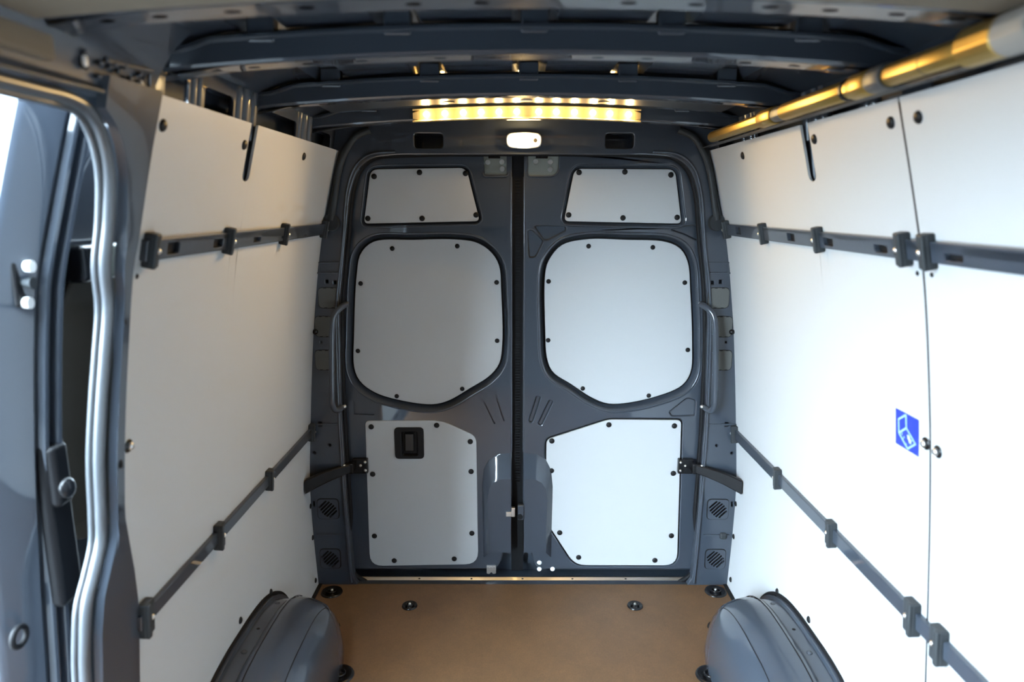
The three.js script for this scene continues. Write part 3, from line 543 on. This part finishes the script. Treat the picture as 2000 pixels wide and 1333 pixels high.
rail('upper lashing rail with slots, crossing the seam on the right wall', 1, 1.567, 0.045, -2.765, 0.44, [-2.56, -2.07, -1.825, -1.56, -1.30, -1.04], [[-2.71, 0.95], [-2.31, 0.95], [-1.89, 0.95], [-1.474, 1.0], [-1.388, 1.0]], [0.055, 0.026]);
rail('lower lashing rail crossing the seam on the bright right wall', 1, 0.710, 0.042, -2.765, 0.44, [], [[-2.757, 1.0], [-2.278, 1.0], [-1.862, 1.05], [-1.447, 1.15], [-1.343, 1.15]], [0.03, 0.02]);

// ------------------------------------------------------------------ blue sticker with line drawing
{
  const c = document.createElement('canvas'); c.width = c.height = 512; const x = c.getContext('2d');
  x.fillStyle = '#1d2f98'; x.fillRect(0, 0, 512, 512);
  x.strokeStyle = '#86a9cf'; x.lineWidth = 26; x.lineJoin = 'round'; x.lineCap = 'round';
  const path = (pts, close) => { x.beginPath(); pts.forEach(([u, v], i) => i ? x.lineTo(u * 512, v * 512) : x.moveTo(u * 512, v * 512)); if (close) x.closePath(); x.stroke(); };
  path([[0.14, 0.27], [0.46, 0.05], [0.48, 0.40], [0.15, 0.65]], true);
  path([[0.15, 0.65], [0.48, 0.40], [0.87, 0.70], [0.54, 0.95]], true);
  x.fillStyle = '#a8c0d0';
  for (const [u, v, a, b] of [[0.575, 0.60, 34, 16], [0.615, 0.67, 46, 20], [0.64, 0.74, 30, 13]]) { x.beginPath(); x.ellipse(u * 512, v * 512, a, b, 0.35, 0, 7); x.fill(); }
  x.fillStyle = '#7699c4'; for (const [u, v, r] of [[0.28, 0.63, 16], [0.38, 0.69, 16], [0.35, 0.74, 10], [0.47, 0.85, 14], [0.73, 0.66, 10]]) { x.beginPath(); x.arc(u * 512, v * 512, r, 0, 7); x.fill(); }
  const tex = new THREE.CanvasTexture(c); tex.colorSpace = THREE.SRGBColorSpace;
  const g = new RoundedBoxGeometry(0.094, 0.088, 0.0012, 2, 0.0005); 
  const p = g.attributes.position, u = g.attributes.uv; for (let i = 0; i < p.count; i++) u.setXY(i, p.getX(i) / 0.094 + 0.5, p.getY(i) / 0.088 + 0.5);
  const m = mesh('sticker', g, P({ name: 'blue_print', map: tex, roughness: 0.4 }));
  m.applyMatrix4(wallFrame(1, 1.144, -1.504, 0.0008)); m.userData = { label: 'blue square sticker with a pale line drawing of an open box on the right wall', category: 'sticker' };
  scene.add(m);
}

// ------------------------------------------------------------------ wheel arches
for (const s of [-1, 1]) {
  const t = thing('wheel_arch', s < 0 ? 'glossy grey wheel arch on the left with warm lamp glints' : 'glossy grey wheel arch on the right in daylight', 'wheel arch', [s * 0.80, 0, -1.965]);
  const ring = (x, L, H, r = 0.6) => { const o = []; for (let i = 0; i <= 40; i++) { const k = -1 + 2 * i / 40, q = Math.sin(k * Math.PI / 2), a = Math.abs(q); o.push([s * x, Math.max(0.0015, H * (1 - a ** 3.0) ** r), -1.965 + q * L]); } return o; };
  const skirt = [ring(0.922, 0.497, 0.306, 0.62), ring(0.905, 0.495, 0.304, 0.62), ring(0.903, 0.482, 0.290, 0.62), ring(0.862, 0.480, 0.286, 0.62), ring(0.852, 0.484, 0.296, 0.62), ring(0.838, 0.484, 0.300, 0.6), ring(0.78, 0.468, 0.294, 0.6), ring(0.735, 0.440, 0.280, 0.6), ring(0.705, 0.400, 0.258, 0.6), ring(0.682, 0.345, 0.225, 0.6), ring(0.668, 0.28, 0.180, 0.6), ring(0.662, 0.22, 0.13, 0.6), ring(0.660, 0.15, 0.075, 0.6), ring(0.660, 0.02, 0.005, 0.6)];
  part(t, 'arch_shell', loft(skirt, false, 0.55), M.paint);
  part(t, 'seam_line', tube(ring(0.836, 0.486, 0.3005, 0.6).filter((p, i) => i > 8 && i < 34), 0.0013, 60, 5), M.rubber);
  part(t, 'seam_line', tube(ring(0.722, 0.423, 0.2715, 0.6).filter((p, i) => i > 9 && i < 34), 0.0013, 60, 5), M.rubber);
  part(t, 'edge_trim', tube(ring(0.917, 0.499, 0.311, 0.62), 0.006, 80, 6), M.rubber);
  const plug = new THREE.SphereGeometry(0.010, 12, 8).scale(1, 0.5, 1);
  for (const [z, r] of [[-2.20, 1], [-2.02, 0.6], [-1.90, 1], [-1.72, 1]]) { const q = Math.abs(z + 1.965) / 0.481; placed(t, 'plug', plug, r < 1 ? M.rubber : M.paint, at(s * 0.882, 0.288 * (1 - q ** 3) ** 0.62, z).scale(V(r, r, r))); }
}

// ------------------------------------------------------------------ lashing points in the floor
function lashing(x, z, r, label, group) {
  const t = thing('lashing_ring', label, 'lashing point', [x, 0, z], group);
  const pts = [[0.2, 0.004], [0.62, 0.003], [0.80, 0.0075], [0.94, 0.007], [1.0, 0.0008]].map(([a, b]) => new THREE.Vector2(a * r, b));
  part(t, 'cup', new THREE.LatheGeometry(pts, 36).translate(x, 0, z), M.blackGloss);
  part(t, 'cup_floor', new THREE.CylinderGeometry(r * 0.66, r * 0.66, 0.0024, 28).translate(x, 0.0018, z), M.rubber);
  const ring = part(t, 'ring', new THREE.TorusGeometry(r * 0.42, 0.004, 8, 26).rotateX(Math.PI / 2 - 0.12).translate(x, 0.009, z), M.blackGloss);
  part(ring, 'bolt', new THREE.SphereGeometry(0.0065, 12, 8).translate(x + r * 0.02, 0.008, z - r * 0.1), M.screw);
}
lashing(-0.833, -2.705, 0.047, 'large black lashing cup in the rear left floor corner');
lashing(0.842, -2.713, 0.047, 'large black lashing cup in the rear right floor corner');
lashing(-0.478, -2.602, 0.033, 'small black lashing cup in the floor before the left rear door');
lashing(0.471, -2.604, 0.033, 'small black lashing cup in the floor before the right rear door');
lashing(-0.775, -2.455, 0.040, 'black lashing cup half hidden behind the left wheel arch');
lashing(0.775, -2.455, 0.040, 'black lashing cup half hidden behind the right wheel arch');
lashing(-0.668, -2.17, 0.055, 'black lashing cup in the floor against the inner face of the left wheel arch');
lashing(0.668, -2.17, 0.055, 'black lashing cup in the floor against the inner face of the right wheel arch');

// ------------------------------------------------------------------ lamps
{
  const t = thing('led_light_bar', 'lit warm LED light bar with twelve diodes on the rearmost roof beam', 'light bar', [0, 1.96, -2.45]);
  const z = -2.452, y0 = (x) => 1.9705 + arc(x) * 1.3;
  const strip = (h, dz, x0 = -0.387, x1 = 0.395) => { const r = []; for (let i = 0; i <= 30; i++) { const x = x0 + (x1 - x0) * i / 30, y = y0(x), e = Math.min(1, Math.min(x - x0, x1 - x) / 0.02 + 0.55); r.push([[x, y + h * e, z - 0.008], [x, y + h * e, z + dz - 0.004], [x, y + (h - 0.005) * e, z + dz], [x, y - (h - 0.005) * e, z + dz], [x, y - h * e, z + dz - 0.004], [x, y - h * e, z - 0.008]]); } return r; };
  const H = strip(0.0215, 0.004);
  part(t, 'reflector', merge([loft(H, true, 0.5)]), M.amber);
  for (const e of [1, -1]) {                                       // raised rim of the bar, upper and lower
    const q = []; for (let i = 0; i <= 30; i++) { const x = -0.387 + 0.782 * i / 30; q.push([x, y0(x) + e * 0.0195, z + 0.008]); }
    part(t, 'rim', tube(q, 0.0032, 60, 8), M.amber);
  }
  const ledG = new THREE.SphereGeometry(0.0105, 14, 10);
  for (const x of [-0.339, -0.276, -0.213, -0.152, -0.091, -0.030, 0.045, 0.105, 0.167, 0.230, 0.288, 0.352]) {
    const yy = y0(x) + 0.001, m = placed(t, 'diode', ledG, M.led, at(x, yy, z + 0.014));
    const l = new THREE.SpotLight(WARM, LED_POWER, 0, 1.45, 0.5, 2); l.name = 'diode_light'; l.castShadow = true; l.shadow.radius = 0.35;
    l.position.set(x, yy, z + 0.016); l.target.position.set(x, yy - 0.75, z + 0.66); scene.add(l, l.target);
  }
}
{
  const t = thing('dome_lamp', 'lit oval dome lamp in the header above the rear doors', 'lamp', [0.0, 1.90, -2.765]);
  const o = rpoly([[-0.070, 1.932], [0.0, 1.937], [0.068, 1.932], [0.068, 1.880], [0.0, 1.873], [-0.070, 1.880]], 0.022, 5);
  part(t, 'bezel', plate(o, -2.752, 0.017, 0.004), M.white);
  const l = part(t, 'lamp_lens', plate(inset(o, 0.008), -2.742, 0.012, 0.004), M.domeGlow);
  part(l, 'switch', new THREE.CylinderGeometry(0.007, 0.008, 0.004, 16).rotateX(Math.PI / 2).translate(0.043, 1.904, -2.741), M.liner);
  const p = new THREE.PointLight(WARM, DOME_POWER, 0, 2); p.name = 'dome_light'; p.castShadow = true; p.shadow.radius = 1; p.position.set(-0.005, 1.904, -2.746); scene.add(p);
}

// ------------------------------------------------------------------ tubular bar along the right roof edge
{
  const t = thing('telescopic_bar', 'brass coloured telescopic bar stowed along the right roof edge', 'bar', [0.66, 1.88, -1.6]);
  const yz = (z) => 1.8935;
  const seg = (name, z0, z1, r, m, r1 = r) => { const L = Math.abs(z1 - z0), pts = [[0, -L / 2], [r * 0.93, -L / 2], [r, -L / 2 + 0.003], [r1, L / 2 - 0.003], [r1 * 0.93, L / 2], [0, L / 2]].map((a) => new THREE.Vector2(...a)); part(t, name, toCreasedNormals(new THREE.LatheGeometry(pts, 32), 0.6).rotateX(Math.PI / 2).translate(0.66, yz((z0 + z1) / 2), (z0 + z1) / 2), m); };
  seg('thin_tube', -2.50, -2.0, 0.0185, M.brass); seg('collar', -2.004, -1.905, 0.0235, M.brass); seg('dark_collar', -1.906, -1.845, 0.0195, M.greyRing);
  seg('middle_tube', -1.846, -1.509, 0.0210, M.brass); seg('ring', -1.510, -1.496, 0.0228, M.black); seg('middle_tube', -1.497, -1.472, 0.0200, M.brass);
  seg('block', -1.473, -1.400, 0.0255, M.brass); seg('dark_collar', -1.401, -1.344, 0.025, M.greyRing);
  seg('thick_tube', -1.345, -1.115, 0.0200, M.brass); seg('ring', -1.227, -1.222, 0.0206, M.greyRing); seg('block', -1.116, -1.033, 0.030, M.brass);
  seg('pale_collar', -1.034, -0.965, 0.0305, M.paleRing); seg('thick_tube', -0.966, -0.4, 0.025, M.brass);
  const tray = structure('trim_2', [0.70, 1.87, -1.5], 'dark channel under the bar along the right roof edge');
  const holes = [-1.36, -1.34, -1.27, -1.24, -1.19, -1.15, -1.09].map((z) => circle(z, 0.0, 0.006, 12));
  const g = plate(rpoly([[-2.70, -0.02], [0.4, -0.02], [0.4, 0.02], [-2.70, 0.02]], 0.003), 0, 0.003, 0.0008, holes);
  g.applyMatrix4(new THREE.Matrix4().makeBasis(V(0, 0, 1), V(-0.85, -0.10, 0).normalize(), V(0.1, -0.85, 0).normalize()).setPosition(0.690, 1.872, 0));
  part(tray, 'bar_channel', g, M.clip);
}

// ------------------------------------------------------------------ left front: pillar, header, seal, sliding door
const sealPath = [[-0.755, 1.826, -0.20], [-0.764, 1.828, -0.80], [-0.768, 1.829, -1.08], [-0.769, 1.828, -1.155], [-0.771, 1.815, -1.214], [-0.780, 1.782, -1.258], [-0.795, 1.722, -1.295], [-0.818, 1.629, -1.316], [-0.838, 1.541, -1.320], [-0.853, 1.458, -1.340], [-0.868, 1.356, -1.334], [-0.883, 1.251, -1.326], [-0.896, 1.145, -1.320], [-0.907, 1.031, -1.322], [-0.914, 0.962, -1.320], [-0.918, 0.908, -1.294], [-0.923, 0.854, -1.266], [-0.928, 0.782, -1.253], [-0.936, 0.686, -1.249], [-0.942, 0.4, -1.249], [-0.935, 0.02, -1.249]];
{
  const t = thing('sliding_door_seal', 'grey rubber seal running round the sliding door opening at the left', 'seal', [-0.90, 0.02, -1.25]);
  part(t, 'seal_bead', tube(sealPath.map((p) => [p[0] + 0.004, p[1], p[2] - 0.004]), 0.0125, 260, 14), M.sealRubber);
  part(t, 'seal_lip', tube(sealPath.map((p, i) => i < 4 ? [p[0] - 0.007, p[1] - 0.013, p[2]] : [p[0] - 0.009, p[1] - (i < 7 ? 0.006 : 0), p[2] + 0.006]), 0.0065, 260, 10), M.sealRubber);
}
{
  // C pillar: from the seal to the front edge of the left lining
  const inner = [[0.005, -1.39], [0.35, -1.40], [0.566, -1.405], [0.761, -1.412], [0.858, -1.398], [1.003, -1.366], [1.222, -1.370], [1.396, -1.376], [1.542, -1.378], [1.591, -1.386], [1.762, -1.388], [1.859, -1.394], [1.90, -1.395]];
  const sealZ = (y) => { for (let i = 4; i + 1 < sealPath.length; i++) { const a = sealPath[i], b = sealPath[i + 1]; if (y <= a[1] && y >= b[1]) return a[2] + (b[2] - a[2]) * (a[1] - y) / (a[1] - b[1]); } return y > 1.8 ? -1.20 : -1.249; };
  const inZ = (y) => { for (let i = 0; i + 1 < inner.length; i++) { const a = inner[i], b = inner[i + 1]; if (y >= a[0] && y <= b[0]) return a[1] + (b[1] - a[1]) * (y - a[0]) / (b[0] - a[0]); } return inner.at(-1)[1]; };
  const rows = [];
  for (let i = 0; i <= 70; i++) {
    const y = 0.005 + 1.868 * i / 70, a = sealZ(y), b = inZ(y), x = -prof(y);
    rows.push([[x - 0.092, y, a - 0.19], [x - 0.034, y, a - 0.055], [x - 0.012, y, a - 0.014], [x + 0.001, y, a - 0.022], [x + 0.004, y, a * 0.6 + b * 0.4], [x + 0.006, y, b + 0.004], [x + 0.003, y, b], [x - 0.012, y, b - 0.002]]);
  }
  const w = SIDE[-1];
  part(w, 'door_pillar', loft(rows, false, 0.5), M.paint);
  // header above the sliding door: lower lip, upright web and the slope to the roof
  const hx = [], zs = [];
  for (let i = 0; i <= 30; i++) zs.push(-1.40 + 1.30 * i / 30);
  for (const z of zs) hx.push([[-0.80, 1.822, z], [-0.775, 1.842, z], [-0.757, 1.846, z], [-0.745, 1.847, z], [-0.741, 1.852, z], [-0.743, 1.858, z], [-0.738, 1.885, z], [-0.722, 1.915, z], [-0.700, 1.945, z], [-0.66, 1.985, z]]);
  part(w, 'door_header', loft(hx, false, 0.4), M.paint);
  part(w, 'header_lip', tube([[-0.739, 1.8485, -1.36], [-0.739, 1.846, -1.2], [-0.739, 1.8435, -1.05], [-0.739, 1.842, -0.9]], 0.0042, 40, 8), M.paint);
  part(w, 'reinforcement_edge', tube([[-0.7365, 1.850, -1.358], [-0.733, 1.875, -1.362], [-0.726, 1.898, -1.355]], 0.004, 20, 8), M.paint);
  part(w, 'reinforcement_edge', tube([[-0.7225, 1.905, -1.36], [-0.727, 1.900, -1.29], [-0.729, 1.896, -1.22]], 0.003, 20, 8), M.paint);
  const spot = new THREE.SphereGeometry(0.0055, 12, 8);
  for (const [y, z] of [[1.889, -1.205], [1.897, -1.222], [1.888, -1.232], [1.894, -1.245], [1.886, -1.258], [1.897, -1.275], [1.868, -1.205], [1.866, -1.228], [1.862, -1.252], [1.88, -1.295], [1.862, -1.30], [1.892, -1.325], [1.868, -1.33], [1.884, -1.17], [1.897, -1.16], [1.876, -1.168]]) placed(w, 'weld_spot', spot, M.paint, at(-(0.741 - (y - 1.852) * 0.28), y, z));
  const plug = new THREE.SphereGeometry(0.010, 14, 10).scale(0.5, 1.3, 1);
  for (const [y, z] of [[1.885, -1.165], [1.875, -1.338]]) placed(w, 'grey_plug', plug, M.white, at(-(0.741 - (y - 1.852) * 0.28), y, z).multiply(new THREE.Matrix4().makeScale(0.8, 0.8, 0.8)));
  for (const [y, z, r] of [[1.425, -1.357, 0.006], [1.125, -1.350, 0.010]]) placed(w, 'painted_pillar_hole', new THREE.SphereGeometry(r, 12, 8).scale(0.3, 1, 0.7), M.rubber, at(-prof(y) + 0.005, y, z));  // flattened black spots drawn as dark holes in the pillar
}
{
  const t = structure('headliner', [0, 1.93, -0.5], 'brown cloth headliner of the cab');
  const rows = [];
  for (const z of [-1.046, -1.04, 0.2, 0.48]) rows.push(Array.from({ length: 25 }, (_, i) => { const x = -0.735 + 1.47 * i / 24; return [x, 1.948 + arc(x) * 1.0 - (z === -1.046 ? -0.004 : 0), z]; }));
  part(t, 'roof_cloth', loft(rows, false, 0.5), M.liner);
  part(t, 'side_cloth', merge([box(-0.750, 1.868, -1.09, -0.728, 1.925, 0.48, 0.008)]), M.liner);
}
{
  // sliding door, pushed back outside the body
  const t = thing('sliding_door', 'open grey sliding door standing outside the left opening with its bolts and black trim', 'sliding door', [-1.06, -0.1, -1.9]);
  const xd = (y) => -(prof(y) + 0.16);
  const secs = [[-1.250, -0.040], [-1.253, -0.034], [-1.258, -0.028], [-1.318, 0.007], [-1.323, 0.002], [-1.331, 0.002], [-1.336, 0.018], [-1.342, 0.021], [-1.350, 0.018], [-1.353, 0.010], [-1.361, 0.010], [-1.365, 0.026], [-1.372, 0.029], [-1.382, 0.022], [-1.388, -0.02], [-1.43, -0.045], [-2.40, -0.045]], zt = (y) => y > 1.5 ? -0.11 * (y - 1.5) : 0;
  const rows = []; for (let i = 0; i <= 50; i++) { const y = -0.1 + 2.0 * i / 50; rows.push([[xd(y) - 0.09, y, -1.263 + zt(y)], [xd(y) - 0.06, y, -1.250 + zt(y)], ...secs.map(([z, d]) => [xd(y) + d, y, z + zt(y)])]); }
  part(t, 'door_frame', loft(rows, false, 0.45), M.paint);
  part(t, 'outer_panel', slab(-1, 0.245, 0.255, -0.1, 1.9, -2.40, -1.32), M.paint);
  // window frame arc in the upper corner
  const a = [[1.885, -1.66], [1.862, -1.60], [1.815, -1.53], [1.75, -1.475], [1.66, -1.442], [1.5, -1.425], [1.3, -1.418], [1.15, -1.415]];
  part(t, 'frame_arc', tube(a.map(([y, z]) => [xd(y) - 0.026, y, z]), 0.011, 60, 10), M.paint);
  // brown board with a curved front edge
  const edge = [[0.86, -1.62], [0.875, -1.50], [0.92, -1.455], [1.05, -1.440], [1.25, -1.437], [1.42, -1.445], [1.48, -1.462], [1.53, -1.50], [1.56, -1.62]];
  const c = new THREE.CatmullRomCurve3(edge.map(([y, z]) => V(0, y, z))).getPoints(50), rows2 = c.map((p) => [[xd(p.y) - 0.03, p.y, p.z - 0.004], [xd(p.y) - 0.022, p.y, p.z], [xd(p.y) - 0.018, p.y, p.z - 0.006], [xd(p.y) - 0.018, p.y, -1.9]]);
  part(t, 'brown_board', loft(rows2, false, 0.6), M.brown);
  // latch plate with its two white bolts
  const lx = (y) => xd(y) - 0.006, lz = -1.300;
  const lp = part(t, 'latch_plate', box(lx(1.50) - 0.008, 1.465, lz - 0.018, lx(1.48) + 0.006, 1.552, lz + 0.018, 0.008), M.black);
  const bg = new THREE.CylinderGeometry(0.0105, 0.0115, 0.012, 20).rotateZ(Math.PI / 2);
  for (const y of [1.542, 1.472]) placed(lp, 'bolt', bg, M.white, at(lx(y) + 0.012, y, lz));
  part(lp, 'latch_stud', new THREE.CylinderGeometry(0.007, 0.012, 0.02, 16).rotateZ(Math.PI / 2).translate(lx(1.51) + 0.012, 1.510, lz), M.clip);
  // roller bracket
  const br = part(t, 'roller_bracket', box(xd(1.53) - 0.03, 1.495, -1.64, xd(1.53) + 0.035, 1.575, -1.425, 0.012), M.blackGloss);
  part(br, 'bracket_plate', box(xd(1.53) + 0.03, 1.50, -1.64, xd(1.53) + 0.039, 1.57, -1.475, 0.004), M.zinc);
  // inside handle
  const ih = part(t, 'handle_housing', box(xd(1.1) - 0.01, 0.80, -1.405, xd(1.1) + 0.022, 1.175, -1.330, 0.014), M.black);
  part(ih, 'handle_cap', box(xd(1.1) + 0.015, 1.03, -1.385, xd(1.1) + 0.040, 1.165, -1.335, 0.012), M.black);
  part(ih, 'handle_knob', new THREE.SphereGeometry(0.021, 18, 12).scale(0.8, 1.15, 1).translate(xd(1.06) + 0.045, 1.068, -1.358), M.blackGloss);
  part(t, 'edge_hole', new THREE.TorusGeometry(0.020, 0.006, 10, 26).rotateY(Math.PI / 2).translate(xd(0.77) + 0.008, 0.79, -1.21 - 0.04), M.rubber);
  part(t, 'round_buffer', new THREE.SphereGeometry(0.011, 14, 10).translate(xd(1.80) + 0.0, 1.815, -1.405), M.screw);
}

renderer.render(scene, camera);
